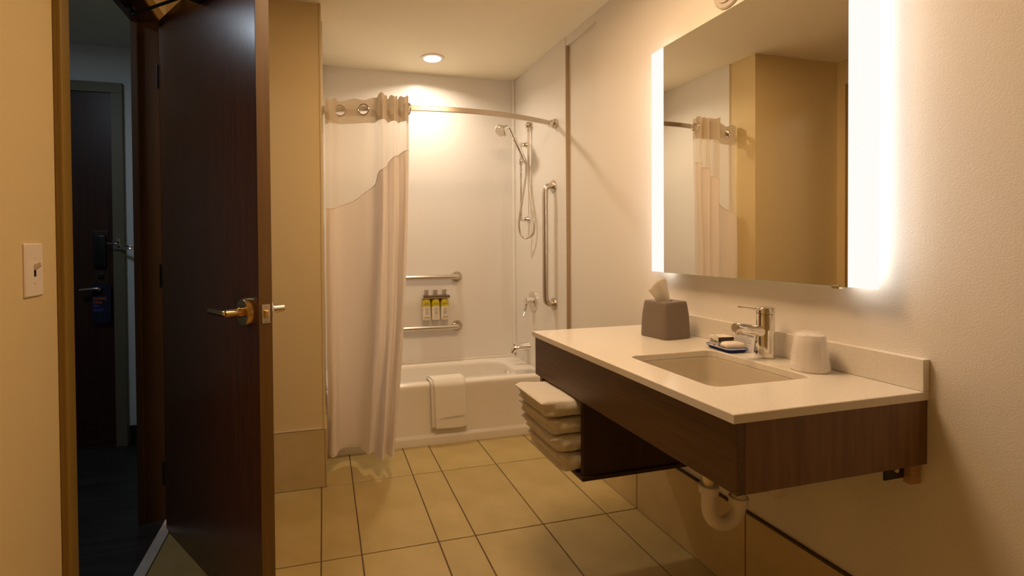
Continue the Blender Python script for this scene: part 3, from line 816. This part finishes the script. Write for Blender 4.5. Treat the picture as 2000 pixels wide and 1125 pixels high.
# folded towels in the open cubby
CLOUD = bpy.data.textures.new('soft_clouds', 'CLOUDS')
CLOUD.noise_scale = .055; CLOUD.noise_depth = 2
def folded_towel(z0, z1, x0, y0, y1, seed, label):
    rng = random.Random(seed)
    t = empty('folded_towel', label, 'towel', ((x0 + 1.1) / 2, (y0 + y1) / 2, z0), 'folded towels in the cubby')
    h = z1 - z0
    x1 = 1.08
    # cross-section in Y,Z: outer wrap folded over two inner leaves
    bm = bmesh.new()
    nx = 16
    def slab(ya, yb, za, zb, xa, rnd, wob, ph):
        loops = []
        for i in range(nx + 1):
            u = i / nx
            x = xa + (x1 - xa) * u
            e_ = min(u * (x1 - xa), .016)
            inset = .0 if e_ >= .016 else (.016 - math.sqrt(max(0, .016 ** 2 - (.016 - e_) ** 2)))
            r = min(rnd, (zb - za) / 2 - .0005)
            a, b, c_, d = ya + inset * .5, yb - inset * .3, za + min(inset, (zb - za) * .36), zb - min(inset, (zb - za) * .36)
            r2 = min(r, (d - c_) / 2 - .0003)
            lp = rrect(a, b, c_, d, max(r2, .0004), 5)
            loops.append([(x + wob * math.sin(7 * (y - ya) / (yb - ya) + ph), y + .002 * math.sin(19 * u + ph), z + .0022 * math.sin(30 * (y - ya) + 8 * u + ph) * (1 if z > (za + zb) / 2 else .3)) for y, z in lp])
        loft(bm, loops, cap0=True, cap1=True)
    # plump body: smooth on the near side, three leaves showing at the front
    slab(y0, y1, z0 + .001, z1, x0 + .034, h * .46, .003, seed)
    slab(y0 + .006, y1 - .002, z0 + h * .62, z1 - .0005, x0 - .004, h * .19, .005, seed)
    slab(y0 + .010, y1 - .004, z0 + h * .31, z0 + h * .63, x0 + .012 + .005 * rng.random(), h * .155, .003, seed + 1)
    slab(y0 + .008, y1 - .002, z0, z0 + h * .33, x0 + .006 + .006 * rng.random(), h * .16, .003, seed + 2)
    o = obj('towel_cloth', bm, MT['towel'], t, smooth=True, angle=0)
    mod(o, 'REMESH', mode='VOXEL', voxel_size=.0042, use_smooth_shade=True)
    mod(o, 'SMOOTH', factor=.5, iterations=12)
    mod(o, 'DISPLACE', texture=CLOUD, texture_coords='GLOBAL', strength=.006, mid_level=.5)
    return t
ys0, ys1 = 1.5115, 1.80
folded_towel(.4365, .4985, .770, ys0 + .003, ys1, 1, 'bottom folded white towel of the stack in the vanity cubby')
folded_towel(.5055, .5615, .752, ys0 + .002, ys1, 5, 'second folded white towel from the bottom of the cubby stack')
folded_towel(.5685, .6235, .738, ys0 + .003, ys1, 9, 'third folded white towel from the bottom of the cubby stack')
folded_towel(.6305, .6870, .712, ys0 + .0005, ys1 - .02, 13, 'top folded white towel of the stack in the vanity cubby')

# ------------------------------------------------------------------ mirror with side lights
XM = 1.350
MY0, MY1, MZ0, MZ1 = .917, 1.794, 1.105, 2.024
GY0, GY1 = .989, 1.717
mr = empty('backlit_mirror', 'large backlit rectangular mirror with frosted side strips above the vanity', 'mirror', (XM, 1.355, MZ0))
obj('mirror_glass', nbox(XM, XM + .005, GY0, GY1, MZ0, MZ1), MT['mirror'], mr)
obj('glass_edge', nbox(XM + .0003, XM + .0047, GY0, GY1, MZ1, MZ1 + .0012), MT['glass_edge'], mr)
obj('glass_edge', nbox(XM + .0003, XM + .0047, GY0, GY1, MZ0 - .0012, MZ0), MT['glass_edge'], mr)
for a, b in ((MY0, GY0 - .0003), (GY1 + .0003, MY1)):
    fs = obj('frosted_strip', nbox(XM, XM + .005, a, b, MZ0, MZ1), MT['frosted'], mr)
    fs['label'] = 'glowing frosted glass strip'
bx0, bx1 = GY0 + .012, GY1 - .012
obj('back_box', nbox(XM + .0055, W - .0005, bx0, bx1, MZ0 + .02, MZ1 - .02), MT['backbox'], mr)
for yy, sgn in ((bx0, -1), (bx1, 1)):
    a, b = sorted((yy + sgn * .0005, yy + sgn * .006))
    obj('led_strip', nbox(XM + .0065, XM + .016, a, b, MZ0 + .022, MZ1 - .022), MT['led'], mr)
obj('mirror_clip', nbox(XM - .003, XM + .012, 1.010, 1.030, MZ0 - .007, MZ0 + .003, bev=.0008, seg=1), MT['nickel'], mr)
# round cover plate above the mirror
cp = empty('round_cover_plate', 'round white cover plate on the wall right above the mirror', 'cover plate', (W, 1.43, 2.12))
obj('plate', nlathe((W - .0003, 1.43, 2.118), (-1, 0, 0), [(0, .062), (.006, .062), (.010, .058), (.011, .045), (.018, .042), (.020, .006)], 36), MT['cream_plate'], cp, smooth=True)

# ------------------------------------------------------------------ things on the counter
# tissue box
tx = empty('tissue_box', 'taupe plastic tissue box cover with a tissue on the white counter', 'tissue box', (1.262, 1.598, ZK))
ang = math.radians(8)
def rot(x, y, z, cx=1.262, cy=1.598, a=ang): return (cx + x * math.cos(a) - y * math.sin(a), cy + x * math.sin(a) + y * math.cos(a), z)
k = 7
def tl(h, r, z): return [rot(x, y, z) for x, y in rrect(-h, h, -h, h, r, k)]
bm = bmesh.new()
hole = [rot(x, y, ZK + .1375) for x, y in [(.035 * math.cos(t), .022 * math.sin(t)) for t in [math.radians(-90 + 360 * (q * (k + 1) + i + .5) / (4 * (k + 1))) for q in range(4) for i in range(k + 1)]]]
hole2 = [(x, y, z - .02) for x, y, z in hole]
loft(bm, [tl(.0665, .022, ZK + .0005), tl(.0675, .022, ZK + .006), tl(.0665, .022, ZK + .045), tl(.0635, .020, ZK + .09), tl(.0585, .018, ZK + .128), tl(.0565, .017, ZK + .1355), tl(.0545, .016, ZK + .1375), hole, hole2], cap0=True)
bx = obj('box_cover', bm, MT['tissuebox'], tx, smooth=True, angle=35)
obj('slot_shadow', nlathe(rot(0, 0, ZK + .118), (0, 0, 1), [(0, .03), (.001, .03)], 20), MT['black'], tx)
bm = bmesh.new()
rows_ = []
for j in range(13):
    v = j / 12
    r = []
    for i in range(17):
        u = i / 16
        a = -1.25 + 2.5 * u
        wdt = .026 + .030 * v - .036 * v * v
        x = -.012 + wdt * math.sin(a * 1.25) * (1 - .25 * v) - .060 * v * v * (1 - u) ** 1.5
        y = .010 * math.cos(a * 2.2) * (1 - .6 * v) + .006 * math.sin(6 * u + 3 * v)
        hz = .118 + v * (.090 + .020 * math.sin(2.2 * u + .3) - .034 * (1 - u) ** 2)
        r.append(rot(x, y, ZK + hz))
    rows_.append(r)
grid(bm, rows_)
o = obj('tissue', bm, MT['tissue'], tx, smooth=True, angle=0)
mod(o, 'SOLIDIFY', thickness=.0006)

# faucet
fx, fy = 1.330, 1.222
fc = empty('sink_faucet', 'chrome single lever faucet standing behind the sink basin', 'faucet', (fx, fy, ZK))
obj('body', nlathe((fx, fy, ZK + .0003), (0, 0, 1), [(0, .0262), (.001, .0268), (.004, .0268), (.005, .0258), (.132, .0258), (.134, .0246), (.1355, .0246)], 36), MT['chrome'], fc, smooth=True)
lv = obj('lever_cap', nlathe((fx, fy, ZK + .1365), (0, 0, 1), [(0, .0246), (.001, .0258), (.016, .0258), (.0185, .024), (.019, .006)], 36), MT['chrome'], fc, smooth=True)
lo_ = []
for x, hw, zz, tk in ((fx - .010, .011, .148, .007), (fx - .03, .010, .1505, .0055), (fx - .06, .0085, .155, .0045), (fx - .098, .0075, .1605, .0038)):
    lo_.append([(x, fy + y, ZK + zz + z) for y, z in rrect(-hw, hw, -tk / 2, tk / 2, tk * .45, 3)])
bm = bmesh.new(); loft(bm, lo_, cap0=True, cap1=True)
obj('lever', bm, MT['chrome'], lv, smooth=True)
s0, s1 = V((fx - .005, fy, ZK + .080)), V((fx - .116, fy, ZK + .098))
sd = (s1 - s0).normalized()
so = obj('spout', nlathe(s0, sd, [(0, .0185), (.030, .0165), (.05, .0155), ((s1 - s0).length - .002, .0150), ((s1 - s0).length, .0135)], 28), MT['chrome'], fc, smooth=True)
obj('spout_cap', nlathe(s1 + sd * .0002, sd, [(0, .0128), (.0012, .0122)], 24), MT['steel'], so, smooth=True)
obj('aerator', nlathe(s1 - sd * .018 + V((0, 0, -.012)), (0, 0, -1), [(0, .010), (.008, .0095)], 18), MT['steel'], so, smooth=True)

# cup in its wrapper
cp_ = empty('plastic_cup', 'upturned white plastic cup wrapped in clear film beside the faucet', 'cup', (1.312, 1.063, ZK))
cxx, cyy = 1.312, 1.063
obj('cup_body', nlathe((cxx, cyy, ZK + .0004), (0, 0, 1), [(0, .0455), (.003, .0475), (.010, .0475), (.013, .0455), (.04, .0430), (.075, .0385), (.096, .0355), (.100, .033), (.101, .006)], 36), MT['cup'], cp_, smooth=True)
bm = bmesh.new()
rng = random.Random(3)
L = []
for h, r in ((.012, .0476), (.03, .0462), (.055, .0428), (.08, .0398), (.098, .0375), (.105, .0325), (.108, .022), (.1105, .008)):
    n = 40
    L.append([(cxx + (r + rng.uniform(-.0005, .0011)) * math.cos(2 * math.pi * i / n), cyy + (r + rng.uniform(-.0005, .0011)) * math.sin(2 * math.pi * i / n), ZK + h + rng.uniform(-.0015, .0015) * (h > .09)) for i in range(n)])
loft(bm, L)
film = mat('clear_film', (.95, .92, .88), .18, 0, Transmission_Weight=0, Alpha=.28)
obj('film_wrapper', bm, film, cp_, smooth=True, angle=0)

# soap dish with carton and wrapped bar, tent card
ta = math.radians(-6)
tcx, tcy = 1.302, 1.343
def tr(x, y, z): return rot(x, y, z, tcx, tcy, ta)
td = empty('soap_tray', 'blue rectangular soap tray beside the faucet', 'soap tray', (tcx, tcy, ZK))
bm = bmesh.new()
k = 5
def dl(hx_, hy_, r, z): return [tr(x, y, z) for x, y in rrect(-hx_, hx_, -hy_, hy_, r, k)]
loft(bm, [dl(.030, .048, .008, ZK + .0004), dl(.040, .058, .012, ZK + .010), dl(.0425, .0605, .013, ZK + .0125), dl(.0415, .0595, .013, ZK + .0130), dl(.038, .056, .011, ZK + .010), dl(.030, .048, .008, ZK + .004)], cap0=True, cap1=True)
obj('tray', bm, MT['blue'], td, smooth=True, angle=30)
obj('rim', ntube([tr(x, y, ZK + .0132) for x, y in rrect(-.042, .042, -.060, .060, .013, 5)] + [tr(*rrect(-.042, .042, -.060, .060, .013, 5)[0], ZK + .0132)], .0012, 6), MT['card'], td, smooth=True)
sb = empty('soap_carton', 'cream soap carton with dark end lying in the blue tray', 'soap box', tr(0, .026, ZK + .0045))
def tbox(x0, x1, y0, y1, z0, z1, bev=0.):
    bm = nbox(x0, x1, y0, y1, z0, z1, bev=bev)
    for v in bm.verts: v.co = V(tr(v.co.x, v.co.y, v.co.z))
    return bm
zc0 = ZK + .0045
obj('carton', tbox(-.029, .029, .004, .049, zc0, zc0 + .037, .001), MT['soapbox'], sb)
obj('end_stripe', tbox(-.0285, .0285, .0032, .0042, zc0 + .020, zc0 + .036), MT['brown_print'], sb)
obj('top_stripe', tbox(-.025, -.021, .014, .036, zc0 + .0368, zc0 + .0374), MT['brown_print'], sb)
xd = V(tr(0, -1, 0)) - V(tr(0, 0, 0))
text('lettering', 'Dove', .0155, tr(-.0293, .042, zc0 + .017), xd, (0, 0, 1), MT['brown_print'], sb)
obj('logo_mark', tbox(-.0296, -.0290, .021, .027, zc0 + .006, zc0 + .010), MT['brown_print'], sb)
ws = empty('wrapped_soap_bar', 'round ended cream wrapped soap bar in front of the carton in the tray', 'soap', tr(0, -.026, ZK + .0045))
bm = bmesh.new()
L = []
for x in (-.036, -.035, -.032, -.026, -.015, 0, .015, .026, .032, .035, .036):
    sc_ = math.sqrt(max(0.02, 1 - (abs(x) / .0365) ** 6))
    L.append([tr(x, -.026 + y * sc_, zc0 + .0135 + z * sc_) for y, z in rrect(-.0235, .0235, -.0135, .0135, .0122, 5)])
loft(bm, L, cap0=True, cap1=True)
obj('soap', bm, MT['soap'], ws, smooth=True)
for zz, a_, b_ in ((.012, -.036, -.018), (.0085, -.034, -.022)):
    obj('print_line', tbox(-.0374, -.0364, a_, b_, zc0 + zz, zc0 + zz + .0018), MT['grey_ink'], ws)
tcd = empty('tent_card', 'small folded paper tent card leaning behind the blue soap tray', 'card', (1.36, 1.325, ZK))
xa, xr_, xb = 1.350, 1.358, 1.371
ya, yb_ = 1.283, 1.368
zt3 = ZK + .066
bm = bmesh.new()
def quad(bm, a, b, c_, d, t):
    nn = (V(b) - V(a)).cross(V(d) - V(a)).normalized() * t
    L0 = [bm.verts.new(V(p)) for p in (a, b, c_, d)]; L1 = [bm.verts.new(V(p) + nn) for p in (a, b, c_, d)]
    bm.faces.new(L0); bm.faces.new(L1[::-1]); bridge(bm, L0, L1)
quad(bm, (xa, yb_, ZK + .0005), (xa, ya, ZK + .0005), (xr_, ya, zt3), (xr_, yb_, zt3), .0006)
obj('front_leaf', bm, MT['card'], tcd)
bm = bmesh.new()
quad(bm, (xb, yb_, ZK + .0005), (xb, ya, ZK + .0005), (xr_ + .0012, ya, zt3), (xr_ + .0012, yb_, zt3), .0006)
obj('rear_leaf', bm, MT['card'], tcd)
up = V((xr_ - xa, 0, zt3 - ZK)).normalized()
def cardp(y, h): return V((xa, y, ZK + .0005)) + up * h + V((-.0009, 0, .0001))
text('lettering', "WE'VE GOT EXTRA", .0088, cardp(yb_ - .004, .046), (0, -1, 0), up, MT['ink'], tcd)
for hgt, l in ((.040, .06), (.034, .07), (.029, .066), (.024, .07), (.019, .05), (.014, .062), (.009, .058)):
    a = cardp(yb_ - .005, hgt); b = cardp(yb_ - .005 - l, hgt)
    bm = bmesh.new(); quad(bm, a, b, b + up * .0009, a + up * .0009, .0002)
    obj('print_line', bm, MT['grey_ink'], tcd)

# ------------------------------------------------------------------ lamps
def downlight(x, y, label, m, col, watts, spread):
    d = empty('downlight', label, 'ceiling light', (x, y, ZC))
    bm = nlathe((x, y, ZC - .0003), (0, 0, -1), [(0, .078), (.004, .077), (.007, .066), (.0065, .058), (0, .056)], 40, caps=False)
    obj('trim_ring', bm, MT['white_plastic'], d, smooth=True)
    obj('lens', nlathe((x, y, ZC - .0003), (0, 0, -1), [(0, .056), (.003, .056)], 36), MT[m], d)
    a = bpy.data.lights.new('downlight_lamp', 'AREA')
    a.shape = 'DISK'; a.size = .108; a.color = col; a.energy = watts; a.spread = math.radians(spread)
    o = bpy.data.objects.new('downlight_lamp', a)
    COL.objects.link(o)
    o.parent = d; o.location = (0, 0, -.0045)
    return d
downlight(.70, 3.13, 'round recessed downlight glowing in the ceiling above the bath', 'down', DOWN_COL, DOWN_W, SPREAD)
rl = empty('added_fill_lamp', 'added large round fill lamp on the ceiling over the floor in front of the vanity', 'ceiling light', (*ROOM_XY, ZC))  # unseen lamp, added to brighten walls the other lights leave dark
obj('rim', nlathe((*ROOM_XY, ZC - .0003), (0, 0, -1), [(0, .30), (.030, .30), (.034, .285), (.030, .27)], 48, caps=False), MT['white_plastic'], rl, smooth=True)  # rim of the added fill lamp
obj('diffuser', nlathe((*ROOM_XY, ZC - .0003), (0, 0, -1), [(0, .268), (.026, .268), (.034, .23), (.040, .12), (.041, .01)], 48), MT['room'], rl, smooth=True)  # glowing disc of the added fill lamp
hl = empty('hall_ceiling_light', 'dim cool ceiling light in the hall left of the doorway', 'ceiling light', (-1.45, 2.15, 2.46))
obj('rim', nlathe((-1.45, 2.15, 2.4615), (0, 0, -1), [(0, .16), (.03, .16), (.034, .15)], 36), MT['white_plastic'], hl, smooth=True)
obj('lens', nlathe((-1.45, 2.15, 2.427), (0, 0, -1), [(0, .148), (.006, .14)], 36), MT['hall'], hl)
